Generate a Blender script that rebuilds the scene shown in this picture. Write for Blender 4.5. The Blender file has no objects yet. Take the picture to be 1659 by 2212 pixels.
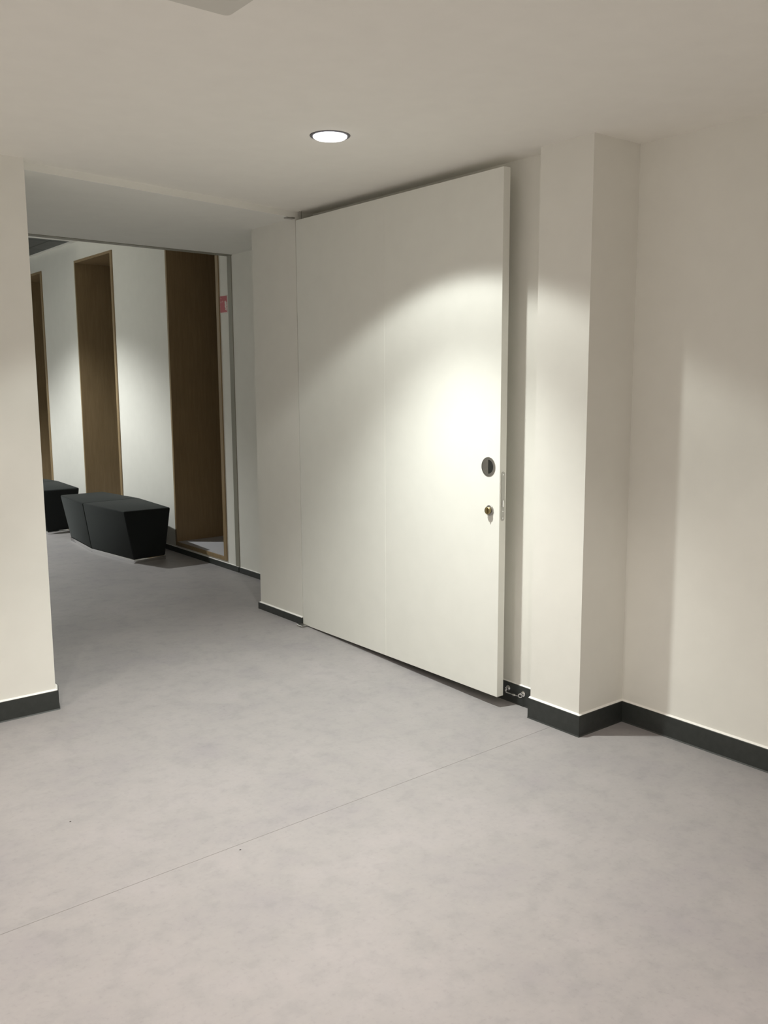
import bpy, bmesh, math, random
from mathutils import Vector, Matrix
random.seed(4)
SC = bpy.context.scene
COL = SC.collection
PI = math.pi

# ------------------------------------------------------------------ camera
CAM_H = 1.5
F_PX, YAW, PITCH, ROLL = 1943.78, 0.666958, 0.145253, -0.0053927
fwd = Vector((math.sin(YAW)*math.cos(PITCH), math.cos(YAW)*math.cos(PITCH), -math.sin(PITCH)))
rgt = Vector((math.cos(YAW), -math.sin(YAW), 0))
up = rgt.cross(fwd)
r2 = rgt*math.cos(ROLL) + up*math.sin(ROLL)
u2 = -rgt*math.sin(ROLL) + up*math.cos(ROLL)
cd = bpy.data.cameras.new('camera'); cam = bpy.data.objects.new('camera', cd); COL.objects.link(cam)
cd.sensor_fit = 'HORIZONTAL'; cd.sensor_width = 36; cd.lens = F_PX/1659*36
cd.clip_start = 0.05; cd.clip_end = 100
m = Matrix((r2, u2, -fwd)).transposed().to_4x4(); m.translation = (0, 0, CAM_H)
cam.matrix_world = m
SC.camera = cam

# ------------------------------------------------------------------ world, exposure
w = bpy.data.worlds.new('night'); SC.world = w; w.use_nodes = True
w.node_tree.nodes['Background'].inputs[0].default_value = (0.010, 0.012, 0.016, 1)
w.node_tree.nodes['Background'].inputs[1].default_value = 0.3
vs = SC.view_settings
vs.view_transform = 'Standard'; vs.look = 'None'; vs.gamma = 1; vs.use_curve_mapping = False
vs.exposure = 0.72
SC.cycles.max_bounces = 14; SC.cycles.diffuse_bounces = 9; SC.cycles.glossy_bounces = 4
SC.cycles.sample_clamp_indirect = 6

ZC = 2.443          # ceiling height, near room
ZP = 2.410          # soffit of the passage beyond the door
FP = 0.0497         # the passage floor lies this much higher, reached over a gentle ramp
ZF = 2.873          # ceiling height, seating corridor
ZK = 2.885           # recessed grey ceiling field in the seating corridor
# lamps: (x, y, z, watts of the wide beam, watts of the inner beam, colour, half angle deg, blend)
NEUTRAL = (0.975, 1.0, 0.935); WARM = (1.0, 0.92, 0.84); COOL = (0.975, 1.0, 0.965)
LAMPS = [
    (2.115, 3.013, ZC, 20, 112, NEUTRAL, 62.5, 0.20, 'round ceiling downlight in front of the tall white door'),
    (0.42, 2.45, ZC, 18, 38, WARM, 62.5, 0.25, 'round ceiling downlight nearest the left wall end'),
    (1.30, 0.75, ZC, 24, 42, WARM, 62.5, 0.25, 'round ceiling downlight nearest the viewer'),
    (-1.2, 0.6, ZC, 44, 52, WARM, 62.5, 0.25, 'added unseen fill downlight at the left behind the viewer'),  # this and the next four: unseen downlights added to raise the ambient light
    (-1.4, 2.6, ZC, 44, 52, WARM, 62.5, 0.25, 'added unseen fill downlight close to the left wall'),
    (-2.9, 1.4, ZC, 44, 52, WARM, 62.5, 0.25, 'added unseen fill downlight at the far left'),
    (0.9, -1.6, ZC, 44, 52, WARM, 62.5, 0.25, 'added unseen fill downlight behind the viewer'),
    (-1.5, -2.0, ZC, 44, 52, WARM, 62.5, 0.25, 'added unseen fill downlight in the corner behind the viewer'),
    (1.62, 8.65, ZK, 150, 10, COOL, 64.5, 0.50, 'round downlight above the gap between the black benches'),
    (1.62, 11.9, ZK, 90, 20, COOL, 64.5, 0.50, 'round downlight at the far end of the corridor'),
]

# ------------------------------------------------------------------ materials
def new_mat(name, col, rough=0.6, metal=0.0, spec=0.5):
    mt = bpy.data.materials.new(name); mt.use_nodes = True
    b = mt.node_tree.nodes['Principled BSDF']
    b.inputs['Base Color'].default_value = (*col, 1); b.inputs['Roughness'].default_value = rough
    b.inputs['Metallic'].default_value = metal; b.inputs['Specular IOR Level'].default_value = spec
    return mt, mt.node_tree, b
def noise(nt, scale, detail=4, rough=0.55, stretch=None):
    tc = nt.nodes.new('ShaderNodeTexCoord'); n = nt.nodes.new('ShaderNodeTexNoise')
    n.inputs['Scale'].default_value = scale; n.inputs['Detail'].default_value = detail; n.inputs['Roughness'].default_value = rough
    mp = nt.nodes.new('ShaderNodeMapping'); nt.links.new(tc.outputs['Object'], mp.inputs['Vector'])
    if stretch: mp.inputs['Scale'].default_value = stretch
    nt.links.new(mp.outputs[0], n.inputs['Vector'])
    return n
def ramp(nt, src, stops):
    r = nt.nodes.new('ShaderNodeValToRGB'); e = r.color_ramp.elements
    while len(e) < len(stops): e.new(0.5)
    for k, (p, c) in enumerate(stops): e[k].position = p; e[k].color = (*c, 1)
    nt.links.new(src, r.inputs[0]); return r
def bump(nt, b, src, strength, dist=0.002):
    bp = nt.nodes.new('ShaderNodeBump'); bp.inputs['Strength'].default_value = strength; bp.inputs['Distance'].default_value = dist
    nt.links.new(src, bp.inputs['Height']); nt.links.new(bp.outputs[0], b.inputs['Normal'])
def paint(name, col, rough=0.75, bs=0.12):
    mt, nt, b = new_mat(name, col, rough, spec=0.25)
    n = noise(nt, 9, 3)
    r = ramp(nt, n.outputs['Fac'], [(0.3, tuple(c*0.985 for c in col)), (0.7, tuple(min(1, c*1.01) for c in col))])
    nt.links.new(r.outputs[0], b.inputs['Base Color'])
    n2 = noise(nt, 320, 2); bump(nt, b, n2.outputs['Fac'], bs, 0.0006)
    return mt
M = {}
M['wall'] = paint('wall_paint', (0.835, 0.828, 0.782))
M['bounce_grey'] = paint('bounce_damping_grey', (0.50, 0.495, 0.465))  # grey given to two unseen corridor walls to damp bounced light
M['ceiling'] = paint('ceiling_paint', (0.885, 0.868, 0.82), 0.85)
M['soffit'] = paint('soffit_paint', (0.84, 0.84, 0.80), 0.85)
M['door'] = paint('door_lacquer', (0.84, 0.845, 0.80), 0.42, 0.03)
mt, nt, b = new_mat('grey_ceiling_field', (0.13, 0.135, 0.13), 0.6)
wv = nt.nodes.new('ShaderNodeTexBrick'); tc = nt.nodes.new('ShaderNodeTexCoord'); nt.links.new(tc.outputs['Object'], wv.inputs['Vector'])
wv.inputs['Scale'].default_value = 1.0; wv.inputs['Brick Width'].default_value = 0.62; wv.inputs['Row Height'].default_value = 0.62; wv.offset = 0.0
wv.inputs['Mortar Size'].default_value = 0.012
wv.inputs['Color1'].default_value = (0.15, 0.155, 0.145, 1); wv.inputs['Color2'].default_value = (0.085, 0.09, 0.09, 1); wv.inputs['Mortar'].default_value = (0.05, 0.05, 0.05, 1)
nt.links.new(wv.outputs['Color'], b.inputs['Base Color']); M['coffer'] = mt
M['bead'], _, _ = new_mat('white_sealant', (0.90, 0.89, 0.86), 0.5)
M['panel'] = paint('ceiling_panel_plastic', (0.66, 0.65, 0.60), 0.5, 0.02)
M['joint'], _, _ = new_mat('joint_profile', (0.30, 0.29, 0.24), 0.5)
mt, nt, b = new_mat('baseboard_charcoal', (0.030, 0.034, 0.032), 0.45)
n = noise(nt, 40, 3); r = ramp(nt, n.outputs['Fac'], [(0.3, (0.026, 0.030, 0.028)), (0.7, (0.036, 0.040, 0.038))])
nt.links.new(r.outputs[0], b.inputs['Base Color']); M['base'] = mt
# linoleum
mt, nt, b = new_mat('grey_linoleum', (0.45, 0.44, 0.43), 0.52, spec=0.35)
L = nt.links
na = noise(nt, 2.6, 6, 0.62); nb_ = noise(nt, 14, 5, 0.6); nc = noise(nt, 60, 3, 0.6)
ra = ramp(nt, na.outputs['Fac'], [(0.30, (0.310, 0.296, 0.310)), (0.5, (0.337, 0.324, 0.328)), (0.70, (0.362, 0.343, 0.352))])
rb = ramp(nt, nb_.outputs['Fac'], [(0.30, (0.88, 0.885, 0.88)), (0.5, (0.975, 0.97, 0.965)), (0.72, (1.0, 0.985, 0.975))])
rc = ramp(nt, nc.outputs['Fac'], [(0.27, (0.90, 0.90, 0.90)), (0.42, (0.98, 0.98, 0.98)), (0.66, (1, 1, 1)), (0.78, (1.09, 1.06, 1.04))])
mx = nt.nodes.new('ShaderNodeMix'); mx.data_type = 'RGBA'; mx.blend_type = 'MULTIPLY'; mx.inputs[0].default_value = 1
L.new(ra.outputs[0], mx.inputs[6]); L.new(rb.outputs[0], mx.inputs[7])
mx2 = nt.nodes.new('ShaderNodeMix'); mx2.data_type = 'RGBA'; mx2.blend_type = 'MULTIPLY'; mx2.inputs[0].default_value = 1
L.new(mx.outputs[2], mx2.inputs[6]); L.new(rc.outputs[0], mx2.inputs[7])
L.new(mx2.outputs[2], b.inputs['Base Color'])
bump(nt, b, nb_.outputs['Fac'], 0.05, 0.001)
M['floor'] = mt
M['lining'] = paint('pale_sill_linoleum', (0.50, 0.50, 0.53), 0.6)
M['seam'], _, _ = new_mat('lino_seam', (0.235, 0.225, 0.22), 0.7)
# wood
mt, nt, b = new_mat('oak_veneer', (0.3, 0.2, 0.11), 0.45)
n = noise(nt, 7, 7, 0.6, (6, 6, 0.45)); n2 = noise(nt, 60, 4, 0.6, (3, 3, 0.1))
r = ramp(nt, n.outputs['Fac'], [(0.3, (0.29, 0.205, 0.110)), (0.55, (0.33, 0.237, 0.130)), (0.75, (0.36, 0.262, 0.150))])
rr = ramp(nt, n2.outputs['Fac'], [(0.35, (0.88, 0.88, 0.88)), (0.6, (1, 1, 1))])
mx = nt.nodes.new('ShaderNodeMix'); mx.data_type = 'RGBA'; mx.blend_type = 'MULTIPLY'; mx.inputs[0].default_value = 1
nt.links.new(r.outputs[0], mx.inputs[6]); nt.links.new(rr.outputs[0], mx.inputs[7]); nt.links.new(mx.outputs[2], b.inputs['Base Color'])
M['wood'] = mt
# fabric
mt, nt, b = new_mat('black_upholstery', (0.012, 0.014, 0.014), 0.85, spec=0.2)
n = noise(nt, 420, 2); bump(nt, b, n.outputs['Fac'], 0.35, 0.001)
b.inputs['Sheen Weight'].default_value = 0.14; b.inputs['Sheen Roughness'].default_value = 0.6
b.inputs['Sheen Tint'].default_value = (0.55, 0.6, 0.6, 1)
M['fabric'] = mt
M['chrome'], _, _ = new_mat('polished_chrome', (0.82, 0.82, 0.82), 0.12, 1.0)
M['steel'], nt, b = new_mat('brushed_steel', (0.42, 0.41, 0.39), 0.40, 1.0)
n = noise(nt, 200, 3, 0.6, (1, 1, 12)); bump(nt, b, n.outputs['Fac'], 0.1, 0.0003)
M['dark'], _, _ = new_mat('cup_shade_black', (0.010, 0.011, 0.009), 0.7)  # near-black standing in for the shade inside the pull
M['brass'], _, _ = new_mat('brass', (0.40, 0.33, 0.18), 0.38, 1.0)
M['ring'], _, _ = new_mat('downlight_ring', (0.16, 0.16, 0.18), 0.4, 0.5)
M['red'], _, _ = new_mat('sign_red', (0.50, 0.070, 0.090), 0.45)
M['white'], _, _ = new_mat('sign_white', (0.78, 0.70, 0.66), 0.5)
M['pink'], _, _ = new_mat('sign_pink_print', (0.66, 0.28, 0.27), 0.5)
M['speck'], _, _ = new_mat('dark_crumb', (0.05, 0.045, 0.04), 0.8)
mt, nt, b = new_mat('night_glass', (0.01, 0.012, 0.014), 0.04); M['glass'] = mt
mt = bpy.data.materials.new('lit_lens'); mt.use_nodes = True; nt = mt.node_tree
b = nt.nodes['Principled BSDF']; b.inputs['Base Color'].default_value = (0.9, 0.9, 0.9, 1)
v = nt.nodes.new('ShaderNodeTexVoronoi'); v.inputs['Scale'].default_value = 160
tc = nt.nodes.new('ShaderNodeTexCoord'); nt.links.new(tc.outputs['Object'], v.inputs['Vector'])
r = ramp(nt, v.outputs['Distance'], [(0.0, (1, 1, 1)), (0.7, (0.86, 0.86, 0.93))])
nt.links.new(r.outputs[0], b.inputs['Emission Color']); b.inputs['Emission Strength'].default_value = 3.0
M['lens'] = mt

# ------------------------------------------------------------------ helpers
def bm_prism(poly, z0, z1, bm=None):
    bm = bm or bmesh.new()
    lo = [bm.verts.new((x, y, z0)) for x, y in poly]; hi = [bm.verts.new((x, y, z1)) for x, y in poly]
    k = len(poly)
    fs = [bm.faces.new(lo), bm.faces.new(hi)] + [bm.faces.new((lo[i], lo[(i+1) % k], hi[(i+1) % k], hi[i])) for i in range(k)]
    bmesh.ops.recalc_face_normals(bm, faces=fs)
    return bm
def bm_box(x0, x1, y0, y1, z0, z1, bm=None):
    return bm_prism([(x0, y0), (x1, y0), (x1, y1), (x0, y1)], z0, z1, bm)
def bm_loft(lo, hi, bm=None):
    """solid between two rings of 3-D points"""
    bm = bm or bmesh.new()
    a = [bm.verts.new(p) for p in lo]; c = [bm.verts.new(p) for p in hi]; k = len(a)
    fs = [bm.faces.new(a), bm.faces.new(c)] + [bm.faces.new((a[i], a[(i+1) % k], c[(i+1) % k], c[i])) for i in range(k)]
    bmesh.ops.recalc_face_normals(bm, faces=fs)
    return bm
def bevel(bm, w, seg=2):
    bmesh.ops.bevel(bm, geom=list(bm.edges), offset=w, segments=seg, profile=0.5, affect='EDGES', clamp_overlap=True)
    return bm
def bm_lathe(profile, origin, axis, n=48, bm=None, closed=False):
    """profile: (radius, height along axis); solid of revolution"""
    bm = bm or bmesh.new(); ax = Vector(axis).normalized()
    t = Vector((0, 0, 1)) if abs(ax.z) < 0.9 else Vector((1, 0, 0))
    e1 = ax.cross(t).normalized(); e2 = ax.cross(e1)
    rings = []
    for rad, h in profile:
        c = Vector(origin) + ax*h
        if rad < 1e-6: rings.append([bm.verts.new(c)])
        else: rings.append([bm.verts.new(c + e1*rad*math.cos(2*PI*i/n) + e2*rad*math.sin(2*PI*i/n)) for i in range(n)])
    fs = []
    pairs = list(zip(rings, rings[1:])) + ([(rings[-1], rings[0])] if closed else [])
    for a, c in pairs:
        for i in range(n):
            j = (i+1) % n
            if len(a) == 1: fs.append(bm.faces.new((a[0], c[j], c[i])))
            elif len(c) == 1: fs.append(bm.faces.new((a[i], a[j], c[0])))
            else: fs.append(bm.faces.new((a[i], a[j], c[j], c[i])))
    bmesh.ops.recalc_face_normals(bm, faces=fs)
    return bm
def bm_tube(p, q, r, n=16, bm=None):
    d = Vector(q) - Vector(p)
    return bm_lathe([(0, 0), (r, 0), (r, d.length), (0, d.length)], p, d, n, bm)
def obj(name, bm, mat, parent=None, smooth=False):
    if parent is not None:
        q, off = parent, Vector((0, 0, 0))
        while q is not None: off += q.location; q = q.parent
        bmesh.ops.translate(bm, verts=bm.verts, vec=-off)
    me = bpy.data.meshes.new(name); bm.to_mesh(me); bm.free()
    me.materials.append(mat)
    if smooth:
        for p in me.polygons: p.use_smooth = True
        me.set_sharp_from_angle(angle=math.radians(40))
    o = bpy.data.objects.new(name, me); COL.objects.link(o)
    if parent is not None: o.parent = parent
    return o
def struct(name, bm, mat, label=None):
    o = obj(name, bm, mat); o['kind'] = 'structure'; o['label'] = label or name.replace('_', ' '); o['category'] = name.split('_')[0]
    return o
def thing(name, label, cat, loc, group=None):
    o = bpy.data.objects.new(name, None); COL.objects.link(o); o.location = loc
    o.empty_display_size = 0.1
    o['label'] = label; o['category'] = cat
    if group: o['group'] = group
    return o
def root_struct(name, label, loc, cat):
    o = thing(name, label, cat, loc); o['kind'] = 'structure'; return o
def copy_tree(o, parent=None):
    c = o.copy(); COL.objects.link(c)
    if parent is not None: c.parent = parent
    for ch in list(o.children): copy_tree(ch, c)
    return c

# ------------------------------------------------------------------ plan of the place (metres; y runs along the door wall)
XR, XC, XN, XP, XW = 3.193, 2.902, 2.990, 2.870, 3.312   # ... and the face left of the door      # right wall, column face, wall behind the door, corridor wall
YC0, YC1 = 2.359, 2.634                           # column
YR, YE = 4.442, 4.931                                         # where the wall steps back into the corridor
PX, PY = 1.277, 4.084                             # free end of the left wall
P2 = (1.298, 4.150)
YJ = 5.985                                        # joint across the corridor
TOP = 3.3
S0 = (1.298, 4.150); S1 = (2.879, 4.444)             # line on the ceiling where the door closes

def line_y(x): return S0[1] + (S1[1]-S0[1])*(x-S0[0])/(S1[0]-S0[0])
def joint_y(x): return 5.980 + (x-3.312)*0.070

# floor
def floor_z(x, y):
    t = min(1, max(0, (x-1.30)/(2.87-1.30)))
    ys = 4.10 + (2.90-4.10)*t; ye = 5.0 + (4.50-5.0)*t
    return FP*min(1, max(0, (y-ys)/(ye-ys)))
bm = bmesh.new()
xs = [-3.6, 0.0, 1.0]+[1.2+0.1*i for i in range(23)]+[4.4]; ys_ = [-3.6, 0.0, 2.0]+[2.8+0.1*i for i in range(25)]+[8.0, 14.6]
G = [[bm.verts.new((x, y, floor_z(x, y))) for y in ys_] for x in xs]
H = [[bm.verts.new((x, y, -0.12)) for y in (ys_[0], ys_[-1])] for x in (xs[0], xs[-1])]
for i in range(len(xs)-1):
    for j in range(len(ys_)-1): bm.faces.new((G[i][j], G[i+1][j], G[i+1][j+1], G[i][j+1]))
bm.faces.new((H[0][0], H[0][1], H[1][1], H[1][0]))
bm.faces.new([H[0][0], H[1][0]] + [G[i][0] for i in reversed(range(len(xs)))])
bm.faces.new([H[0][1], H[1][1]] + [G[i][-1] for i in reversed(range(len(xs)))])
bm.faces.new([H[0][0], H[0][1]] + [G[0][j] for j in reversed(range(len(ys_)))])
bm.faces.new([H[1][0], H[1][1]] + [G[-1][j] for j in reversed(range(len(ys_)))])
bmesh.ops.recalc_face_normals(bm, faces=bm.faces)
fl = struct('floor', bm, M['floor'], 'mottled warm grey linoleum floor')
for p in fl.data.polygons: p.use_smooth = p.normal.z > 0.9
sx0, sx1 = -3.4, 3.18
def seam_y(x): return 2.443 + (x-0.575)*0.024
s = obj('floor_seam', bm_prism([(sx0, seam_y(sx0)), (sx1, seam_y(sx1)), (sx1, seam_y(sx1)+0.0022), (sx0, seam_y(sx0)+0.0022)], -0.002, 0.0004), M['seam'], fl)

# walls
struct('wall_right', bm_box(XR, 3.6, -3.6, YC0, 0, TOP), M['wall'], 'white wall to the right of the column')
struct('wall_column', bm_box(XC, 3.6, YC0, YC1, 0, TOP), M['wall'], 'white square column beside the door')
struct('wall_door_side', bm_prism([(XN, YC1), (3.6, YC1), (3.6, YE), (XP, YE), (XP, YR), (XN, YR)], 0, TOP), M['wall'], 'white wall behind the tall door')
struct('wall_corridor_right', bm_box(XW, 4.3, YE, 6.15, 0, TOP), M['wall'], 'white corridor wall beside the joint')
struct('wall_left', bm_prism([(-3.6, PY), (PX, PY), P2, (P2[0], 4.30), (-3.6, 4.30)], 0, TOP), M['wall'], 'free end of the left white wall')
struct('wall_corridor_left', bm_box(-0.2, 1.16, 4.30, 14.6, 0, TOP), M['bounce_grey'], 'unseen left wall of the corridor, greyed to cut bounced light')
struct('wall_corridor_far', bm_box(1.16, 4.4, 14.0, 14.6, 0, TOP), M['bounce_grey'], 'unseen far end wall of the corridor, greyed to cut bounced light')
struct('wall_back', bm_box(-3.6, 3.6, -3.6, -3.3, 0, TOP), M['wall'], 'wall behind the viewer')
struct('wall_far_left', bm_box(-3.9, -3.6, -3.6, 4.35, 0, TOP), M['wall'], 'wall at the far left of the room')

# niche wall: piers, heads and sills round three openings
NICH = [(6.183, 7.087), (8.214, 9.186), (10.205, 11.177)]
NZ0, NZ1, ND = 0.1096, 2.696, 0.62
bm = bmesh.new(); y = 6.15
for a, c in NICH:
    bm_box(XW, 4.3, y, a, 0, TOP, bm)
    bm_box(XW, 4.3, a, c, 0, NZ0, bm); bm_box(XW, 4.3, a, c, NZ1, TOP, bm)
    bm_box(XW+ND+0.05, 4.3, a, c, NZ0, NZ1, bm)
    y = c
bm_box(XW, 4.3, y, 14.0, 0, TOP, bm)
struct('wall_niches', bm, M['wall'], 'white corridor wall with tall wood lined recesses')

# ceilings
struct('ceiling', bm_prism([(-3.6, -3.6), (3.6, -3.6), (3.6, 4.6), (XP, line_y(XP)), (P2[0], line_y(P2[0])), (P2[0], 4.29), (-3.6, 4.29)], ZC, ZC+0.3), M['ceiling'], 'smooth plaster ceiling')
struct('ceiling_passage', bm_prism([(1.0, line_y(1.0)), (XP, line_y(XP)), (3.6, line_y(XP)), (3.6, joint_y(3.6)), (1.0, joint_y(1.0))], ZP, ZP+0.6), M['soffit'], 'lower grey ceiling between the door line and the joint')
bm = bmesh.new()
bm_prism([(1.0, joint_y(1.0)+0.02), (3.6, joint_y(3.6)+0.02), (3.6, 9.14), (1.0, 9.02)], ZF, ZF+0.3, bm)
bm_box(XW-0.035, 3.6, 9.12, 14.2, ZF, ZF+0.3, bm)
bm_box(1.0, 1.3, 9.03, 14.2, ZF, ZF+0.3, bm)
struct('ceiling_corridor', bm, M['ceiling'], 'higher white ceiling border in the corridor')
struct('ceiling_field', bm_box(1.4, 3.6, 9.0, 14.2, ZK+0.0, ZK+0.15), M['coffer'], 'recessed grey ceiling field in the corridor')

# joint profile round wall and ceiling
bm = bmesh.new()
bm_box(XW-0.005, XW+0.01, 5.990, 6.048, 0.0925, ZF, bm)
bm_prism([(1.0, joint_y(1.0)-0.004), (XW, joint_y(XW)-0.004), (XW, joint_y(XW)+0.070), (1.0, joint_y(1.0)+0.070)], ZP-0.004, ZP+0.012, bm)
struct('trim_1', bm, M['joint'], 'grey joint profile across the corridor ceiling and down the wall')

# ------------------------------------------------------------------ baseboards
def offset_line(pts, d):
    out = []
    for i, p in enumerate(pts):
        p = Vector(p); ns = []
        if i > 0: t = (p - Vector(pts[i-1])).normalized(); ns.append(Vector((-t.y, t.x)))
        if i < len(pts)-1: t = (Vector(pts[i+1]) - p).normalized(); ns.append(Vector((-t.y, t.x)))
        if len(ns) == 1: o = ns[0]*d
        else:
            b_ = (ns[0]+ns[1]).normalized(); o = b_*(d/b_.dot(ns[0]))
        out.append((p.x+o.x, p.y+o.y))
    return out
def strip(pts, prof, side, bm=None):
    """sweep a (offset, z) profile along plan points; side +1 = left of travel"""
    bm = bm or bmesh.new(); rails = [[(x, y, z) for (x, y) in offset_line(pts, side*d)] for d, z in prof]
    R = [[bm.verts.new(q) for q in rail] for rail in rails]; k = len(R); fs = []
    for i in range(k):
        a, c = R[i], R[(i+1) % k]
        for j in range(len(pts)-1): fs.append(bm.faces.new((a[j], a[j+1], c[j+1], c[j])))
    fs.append(bm.faces.new([r_[0] for r_ in R])); fs.append(bm.faces.new([r_[-1] for r_ in R]))
    bmesh.ops.recalc_face_normals(bm, faces=fs)
    return bm
def baseboard(name, pts, h, side, label, bead=0.006):
    o = struct(name, strip(pts, [(0, 0), (0.016, 0), (0.0125, 0.005), (0.0125, h-0.001), (0.0115, h), (0, h)], side), M['base'], label)
    s_ = obj('sealant_line', strip(pts, [(0, h), (bead+0.003, h+0.0002), (0.0, h+bead)], side), M['bead'], o)
    s_['label'] = 'white sealant line'
    return o
baseboard('baseboard_right', [(XR, -3.3), (XR, YC0), (XC, YC0), (XC, YC1+0.004)], 0.092, 1, 'charcoal baseboard round the right wall and column')
baseboard('baseboard_niche', [(XN, YC1), (XN, YR)], 0.092, 1, 'charcoal baseboard on the wall behind the open door', 0.004)
baseboard('baseboard_passage', [(XP, YR-0.004), (XP, YE), (XW, YE)], 0.092, 1, 'charcoal baseboard left of the door')
baseboard('baseboard_corridor', [(XW, YE), (XW, 5.981)], 0.092, 1, 'charcoal baseboard before the joint', 0.004)
baseboard('baseboard_corridor_far', [(XW, 5.993), (XW, 14.0)], 0.092, 1, 'charcoal baseboard under the wood lined recesses', 0.004)
baseboard('baseboard_left', [(-3.6, PY), (PX, PY), (P2[0], P2[1]), (P2[0], 4.30)], 0.092, -1, 'charcoal baseboard on the left wall end')

# ------------------------------------------------------------------ wood lined recesses
def niche(idx, a, c):
    o = root_struct('window_%d' % idx, ['nearest tall wood lined recess, beside the red sign', 'middle tall wood lined recess, behind the nearer bench', 'farthest tall wood lined recess, cut by the left wall end'][idx-1], (XW, (a+c)/2, NZ0), 'window recess')
    T = 0.042; f = XW-0.010; d = XW+ND+0.05
    j = obj('window_jamb', bm_box(f, d, a, a+T, NZ0, NZ1), M['wood'], o)
    obj('window_jamb', bm_box(f, d, c-0.024, c, NZ0, NZ1), M['wood'], o)
    obj('window_head', bm_box(f, d, a+T, c-0.024, NZ1-0.024, NZ1), M['wood'], o)
    obj('window_sill', bm_box(f, d, a+T, c-0.024, NZ0, NZ0+0.030), M['wood'], o)
    q = obj('sill_lining', bm_box(f+0.010, d-0.06, a+T, c-0.024, NZ0+0.030, NZ0+0.034), M['lining'], o); q['label'] = 'grey linoleum lining on the sill'
    fr = bmesh.new(); e = d-0.055
    for y0, y1, z0, z1 in ((a+T, a+T+0.05, NZ0+T, NZ1-T), (c-T-0.05, c-T, NZ0+T, NZ1-T), (a+T+0.05, c-T-0.05, NZ0+T, NZ0+T+0.06), (a+T+0.05, c-T-0.05, NZ1-T-0.05, NZ1-T)):
        bm_box(e, e+0.05, y0, y1, z0, z1, fr)
    obj('window_frame', fr, M['wood'], o)
    obj('window_pane', bm_box(e+0.02, e+0.03, a+T+0.05, c-T-0.05, NZ0+T+0.06, NZ1-T-0.05), M['glass'], o)
for k, (a, c) in enumerate(NICH): niche(k+1, a, c)

# ------------------------------------------------------------------ the tall door
XD, YD, YH, ZT, ZB, TD = 2.868, 2.809, 4.434, 2.395, 0.0515, 0.0408
door = root_struct('door_1', 'tall white flush door folded back against the wall', (XD+TD/2, YH, 0), 'door')
bm = bmesh.new(); bm2 = bm_box(XD, XD+TD, YD, 3.632, ZB, ZT); bevel(bm2, 0.0009, 1)
lf = obj('door_leaf', bm2, M['door'], door)
bm2 = bm_box(XD, XD+TD, 3.6322, YH, ZB, ZT); bevel(bm2, 0.0009, 1)
obj('door_leaf', bm2, M['door'], door)
# flush pull
hy, hz, hr = 2.880, 1.113, 0.0435
pull = obj('flush_pull', bm_lathe([(hr, -0.0), (hr, 0.0022), (hr-0.003, 0.003), (hr-0.012, 0.003), (hr-0.012, 0.0015), (hr-0.012, 0.0)], (XD, hy, hz), (-1, 0, 0), 56, closed=True), M['steel'], door, True)
pull['label'] = 'round brushed steel flush pull'
bmc = bmesh.new()   # half cover plate: the side away from the door edge
N = 28; R_ = hr-0.010
pts = [(hy, hz-R_)] + [(hy + R_*math.sin(PI*i/N), hz - R_*math.cos(PI*i/N)) for i in range(1, N)] + [(hy, hz+R_)]
bm_loft([(XD-0.0004, y_, z_) for y_, z_ in pts], [(XD-0.0026, y_, z_) for y_, z_ in pts], bmc)
obj('cover_plate', bmc, M['steel'], pull)
bmh = bm_lathe([(0, 0.0), (R_, 0.0), (R_, 0.0006), (0, 0.0006)], (XD, hy, hz), (-1, 0, 0), 48)
obj('cup_shade_disc', bmh, M['dark'], pull)  # flat disc, its dark colour paints the shaded hollow of the pull
# lock cylinder
ly, lz = 2.868, 0.916
esc = obj('lock_escutcheon', bm_lathe([(0, 0), (0.024, 0), (0.024, 0.004), (0.0215, 0.006), (0, 0.006)], (XD, ly, lz), (-1, 0, 0), 40), M['steel'], door, True)
esc['label'] = 'round steel lock rose'
kn = obj('thumb_turn', bm_lathe([(0, 0.006), (0.010, 0.006), (0.0105, 0.009), (0.0165, 0.010), (0.017, 0.018), (0.0155, 0.0195), (0, 0.0195)], (XD, ly, lz), (-1, 0, 0), 36), M['brass'], esc, True)
kn['label'] = 'brass thumb turn'
bm2 = bm_box(XD-0.026, XD-0.0192, ly-0.003, ly+0.003, lz-0.012, lz+0.012); bevel(bm2, 0.0015, 2)
obj('turn_grip', bm2, M['brass'], esc)
# lock plate on the door edge
def rounded(cx, z0, z1, hw, yy, th, mat, parent, name):
    p = []
    for i in range(13): a_ = PI*i/12; p.append((cx + hw*math.cos(a_), z1-hw + hw*math.sin(a_)))
    for i in range(13): a_ = PI + PI*i/12; p.append((cx + hw*math.cos(a_), z0+hw + hw*math.sin(a_)))
    return obj(name, bm_loft([(x_, yy, z_) for x_, z_ in p], [(x_, yy-th, z_) for x_, z_ in p]), mat, parent)
lp = rounded(2.8885, 0.872, 1.094, 0.0113, YD, 0.0012, M['steel'], door, 'lock_plate'); lp['label'] = 'long steel lock plate in the door edge'
bolt = obj('latch_bolt', bevel(bm_box(2.8845, 2.8925, YD-0.0032, YD-0.001, 0.936, 0.966), 0.0006, 1), M['chrome'], lp)
for z_ in (0.885, 1.081, 0.915):
    obj('screw_head', bm_lathe([(0, 0.0012), (0.0032, 0.0012), (0.0028, 0.0020), (0, 0.0020)], (2.8885, YD, z_), (0, -1, 0), 16), M['chrome'], lp)
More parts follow.
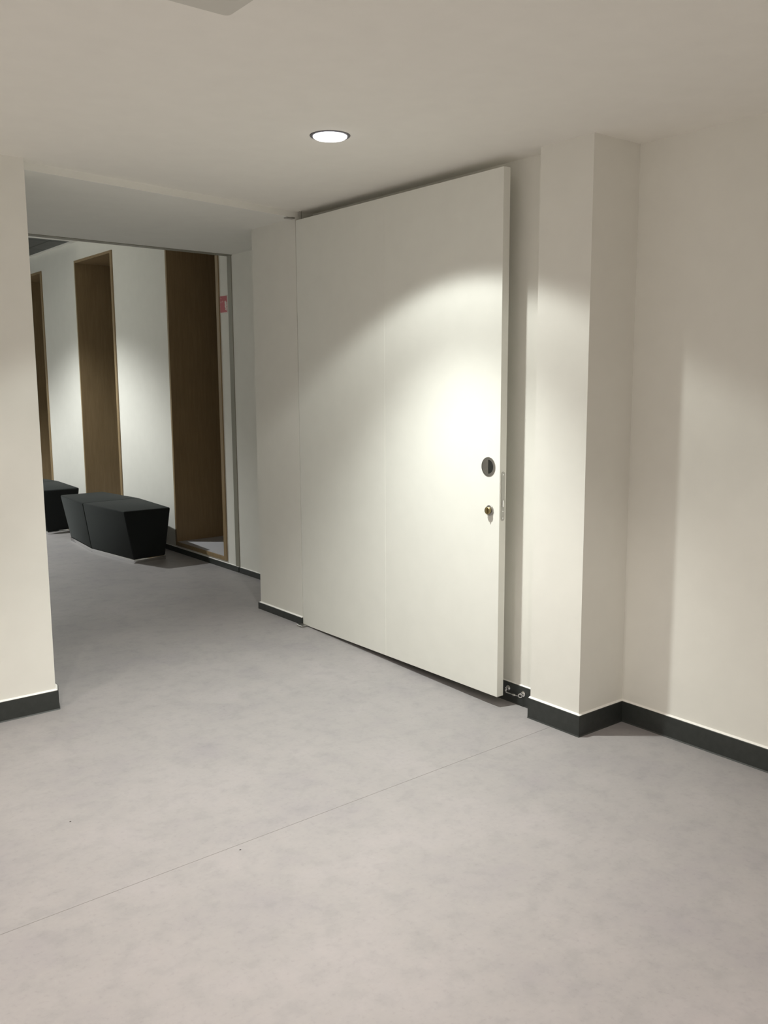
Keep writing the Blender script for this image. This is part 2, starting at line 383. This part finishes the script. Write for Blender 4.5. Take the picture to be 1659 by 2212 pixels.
# pivots
obj('bottom_pivot', bevel(bm_box(2.826, 2.866, 4.385, 4.440, 0.030, 0.0575), 0.002, 1), M['steel'], door)
obj('top_pivot', bm_tube((2.888, 4.415, ZT-0.001), (2.888, 4.415, ZC), 0.007), M['steel'], door)
obj('top_pivot_plate', bevel(bm_box(2.812, 2.866, 4.437, 4.470, ZP-0.006, ZP+0.002), 0.001, 1), M['steel'], door)

# ------------------------------------------------------------------ hold open hook by the baseboard
bx = XN-0.0125
hk = thing('door_hook', 'small chrome hook and eye on the charcoal baseboard beside the open door edge', 'hook', (bx, 2.80, 0.056))
def rose(y_, z_, nm):
    bm = bm_lathe([(0, 0), (0.0135, 0), (0.0135, 0.002), (0.010, 0.0045), (0.006, 0.005), (0.0055, 0.014), (0, 0.014)], (bx, y_, z_), (-1, 0, 0), 28)
    return obj(nm, bm, M['chrome'], hk, True)
rose(2.842, 0.064, 'wall_rose'); rose(2.748, 0.060, 'wall_rose')
def torus(c, R1, r1, nm, axis=(0, 1, 0)):
    bm = bmesh.new(); ax = Vector(axis).normalized(); t = Vector((0, 0, 1)); e1 = ax.cross(t).normalized(); e2 = ax.cross(e1)
    n1, n2 = 28, 10; V = []
    for i in range(n1):
        a_ = 2*PI*i/n1; d_ = e1*math.cos(a_)+e2*math.sin(a_)
        V.append([bm.verts.new(Vector(c)+d_*(R1+r1*math.cos(2*PI*j/n2))+ax*r1*math.sin(2*PI*j/n2)) for j in range(n2)])
    for i in range(n1):
        for j in range(n2):
            bm.faces.new((V[i][j], V[(i+1) % n1][j], V[(i+1) % n1][(j+1) % n2], V[i][(j+1) % n2]))
    bmesh.ops.recalc_face_normals(bm, faces=bm.faces)
    return obj(nm, bm, M['chrome'], hk, True)
torus((bx-0.019, 2.748, 0.055), 0.0085, 0.0024, 'eye', (1, 0.6, 0))
torus((bx-0.017, 2.842, 0.056), 0.0080, 0.0022, 'eye', (1, -0.6, 0))
obj('hook_rod', bm_tube((bx-0.019, 2.838, 0.047), (bx-0.020, 2.760, 0.050), 0.0026), M['chrome'], hk, True)
obj('rod_barrel', bm_lathe([(0, 0), (0.0045, 0.001), (0.0055, 0.006), (0.0055, 0.014), (0.004, 0.020), (0, 0.021)], (bx-0.0195, 2.797, 0.0485), (0, -1, 0.03), 20), M['chrome'], hk, True)

# ------------------------------------------------------------------ downlights
def downlight(x, y, z, label):
    t = thing('ceiling_downlight', label, 'downlight', (x, y, z), 'round ceiling downlights')
    g = obj('trim_ring', bm_lathe([(0.0665, 0.0), (0.0665, 0.003), (0.070, 0.004), (0.077, 0.003), (0.0795, 0.0)], (x, y, z), (0, 0, -1), 64, closed=True), M['ring'], t, True)
    g['label'] = 'dark grey ring'
    obj('lens', bm_lathe([(0.066, 0.0), (0.066, 0.006), (0.060, 0.010), (0.03, 0.012), (0, 0.0125)], (x, y, z), (0, 0, -1), 64), M['lens'], t, True)
    return t
def lamp_light(root, W1, W2, colr, half, blend):
    for W, h_, b_ in ((W1, half, blend), (W2, 48, 0.90)):
        ld = bpy.data.lights.new('downlight_beam', 'SPOT'); ld.energy = W; ld.color = colr
        ld.spot_size = math.radians(2*h_); ld.spot_blend = b_; ld.shadow_soft_size = 0.035
        lo = bpy.data.objects.new('downlight_beam', ld); COL.objects.link(lo); lo.parent = root; lo.location = (0, 0, -0.05)
first = None
for (x, y, z, W1, W2, colr, half, blend, lab) in LAMPS:
    if first is None: t = first = downlight(x, y, z, lab)
    else:
        t = first.copy(); COL.objects.link(t); t.location = (x, y, z); t['label'] = lab
        for ch in [c_ for c_ in first.children if c_.type == 'MESH']:
            d_ = ch.copy(); COL.objects.link(d_); d_.parent = t
    lamp_light(t, W1, W2, colr, half, blend)

# ------------------------------------------------------------------ square panel on the ceiling (top of the photo)
x1, y1, S_, rr_ = 1.238, 2.214, 0.60, 0.018
p = []
for cx, cy, a0 in ((x1-rr_, y1-rr_, 0), (x1-S_+rr_, y1-rr_, 90), (x1-S_+rr_, y1-S_+rr_, 180), (x1-rr_, y1-S_+rr_, 270)):
    for i in range(7): a_ = math.radians(a0+15*i); p.append((cx+rr_*math.cos(a_), cy+rr_*math.sin(a_)))
cp = thing('ceiling_panel', 'square grey panel on the ceiling, cut by the top edge of the photo', 'panel', (x1-S_/2, y1-S_/2, ZC))
pp = [((a_-(x1-S_/2))*0.985+(x1-S_/2), (b_-(y1-S_/2))*0.985+(y1-S_/2)) for a_, b_ in p]
obj('panel_cover', bm_loft([(a_, b_, ZC) for a_, b_ in p], [(a_, b_, ZC-0.006) for a_, b_ in pp]), M['panel'], cp)

# ------------------------------------------------------------------ red sign
sy0, sy1, sz0, sz1 = 6.064, 6.178, 2.003, 2.132
sg = thing('wall_sign', 'small red sign with white pictogram on the corridor wall beside the joint', 'sign', (XW, (sy0+sy1)/2, sz0))
def rrect(y0, y1, z0, z1, r_, xa, xb):
    q = []
    for cy, cz, a0 in ((y1-r_, z1-r_, 0), (y0+r_, z1-r_, 90), (y0+r_, z0+r_, 180), (y1-r_, z0+r_, 270)):
        for i in range(5): a_ = math.radians(a0+22.5*i); q.append((cy+r_*math.cos(a_), cz+r_*math.sin(a_)))
    return bm_loft([(xa, a_, b_) for a_, b_ in q], [(xb, a_, b_) for a_, b_ in q])
obj('sign_border', rrect(sy0, sy1, sz0, sz1, 0.008, XW, XW-0.003), M['white'], sg)
obj('sign_face', rrect(sy0+0.005, sy1-0.005, sz0+0.005, sz1-0.005, 0.006, XW-0.003, XW-0.004), M['red'], sg)
W_, H_ = sy1-sy0, sz1-sz0
def sp(u, v_): return (sy1 - u*W_, sz0 + v_*H_)      # u: 0 left .. 1 right as seen, v: 0 bottom .. 1 top
shape = [(0.66, 0.66), (0.72, 0.68), (0.76, 0.60), (0.80, 0.64), (0.83, 0.70), (0.88, 0.60), (0.93, 0.58), (0.90, 0.50), (0.94, 0.42), (0.89, 0.34),
         (0.93, 0.26), (0.90, 0.20), (0.94, 0.12), (0.86, 0.13), (0.74, 0.16), (0.78, 0.24), (0.72, 0.32), (0.68, 0.36), (0.71, 0.44), (0.69, 0.52)]
q = [sp(*s_) for s_ in shape]
obj('pictogram', bm_loft([(XW-0.004, *a_) for a_ in q], [(XW-0.0046, *a_) for a_ in q]), M['white'], sg)
bm = bmesh.new()
for u0, u1, v0, v1 in ((0.10, 0.15, .84, .90), (0.17, 0.25, .80, .88), (0.10, 0.16, .60, .66), (0.18, 0.24, .59, .66), (0.26, 0.31, .60, .68), (0.33, 0.44, .61, .70), (0.46, 0.51, .62, .69)):
    a_, b_ = sp(u0, v0), sp(u1, v1); bm_box(XW-0.0046, XW-0.004, b_[0], a_[0], a_[1], b_[1], bm)
obj('small_print', bm, M['pink'], sg)

# ------------------------------------------------------------------ benches
bn = thing('upholstered_bench', 'black angular two part bench nearest the door, chrome rail at its foot', 'bench', (2.95, 7.52, FP), 'black benches along the corridor wall')
ZS = 0.4847
FT = [(2.738, 6.802), (2.666, 7.518), (2.707, 8.195)]; BT = [(3.128, 6.788), (3.181, 7.542), (3.109, 8.190)]
FB = [(2.820, 6.841), (2.738, 7.556), (2.799, 8.238)]; BB = [(3.102, 6.865), (3.118, 7.542), (3.060, 8.219)]
Z0 = FP + 0.030
for k in (0, 1):
    g = 0.0015
    e0 = g if k == 1 else 0; e1 = g if k == 0 else 0
    def sh(p_, d_): return (p_[0], p_[1]+d_)
    lo = [sh(FB[k], e0), sh(FB[k+1], -e1), sh(BB[k+1], -e1), sh(BB[k], e0)]
    hi = [sh(FT[k], e0), sh(FT[k+1], -e1), sh(BT[k+1], -e1), sh(BT[k], e0)]
    bm = bm_loft([(x_, y_, Z0) for x_, y_ in lo], [(x_, y_, ZS) for x_, y_ in hi])
    bevel(bm, 0.013, 3)
    o_ = obj('seat_block', bm, M['fabric'], bn, True)
    cx = sum(x_ for x_, _ in lo)/4; cy = sum(y_ for _, y_ in lo)/4
    sc_ = lambda p_, f_: ((p_[0]-cx)*f_+cx, (p_[1]-cy)*f_+cy)
    inr = [sc_(p_, 1.012) for p_ in lo]
    bm = bm_loft([(x_, y_, FP) for x_, y_ in inr], [(x_, y_, Z0+0.002) for x_, y_ in inr])
    bevel(bm, 0.002, 2)
    q_ = obj('foot_rail', bm, M['chrome'], bn, True); q_['label'] = 'chrome foot rail'
b2 = copy_tree(bn); b2.location = (2.95-0.082, 7.52+1.861, FP)
b2['label'] = 'farther black angular bench, partly hidden by the left wall end'

# ------------------------------------------------------------------ specks on the floor
def floor_pt(px, py):
    d_ = fwd + r2*((px-829.5)/F_PX) - u2*((py-1106)/F_PX); t_ = -CAM_H/d_.z
    return (d_.x*t_, d_.y*t_)
cr = None
for px, py, lab in ((152, 1775, 'tiny dark crumb on the floor left of the seam'), (519, 1836, 'tiny dark crumb just in front of the floor seam')):
    x_, y_ = floor_pt(px, py)
    bm = bmesh.new(); bmesh.ops.create_icosphere(bm, subdivisions=1, radius=0.0022)
    for v_ in bm.verts: v_.co = Vector((v_.co.x*1.7+x_, v_.co.y*random.uniform(.7, 1.2)+y_, max(0, v_.co.z*0.6+0.001)))
    o_ = obj('floor_crumb', bm, M['speck']); o_['label'] = lab; o_['category'] = 'crumb'; o_['group'] = 'crumbs on the floor'
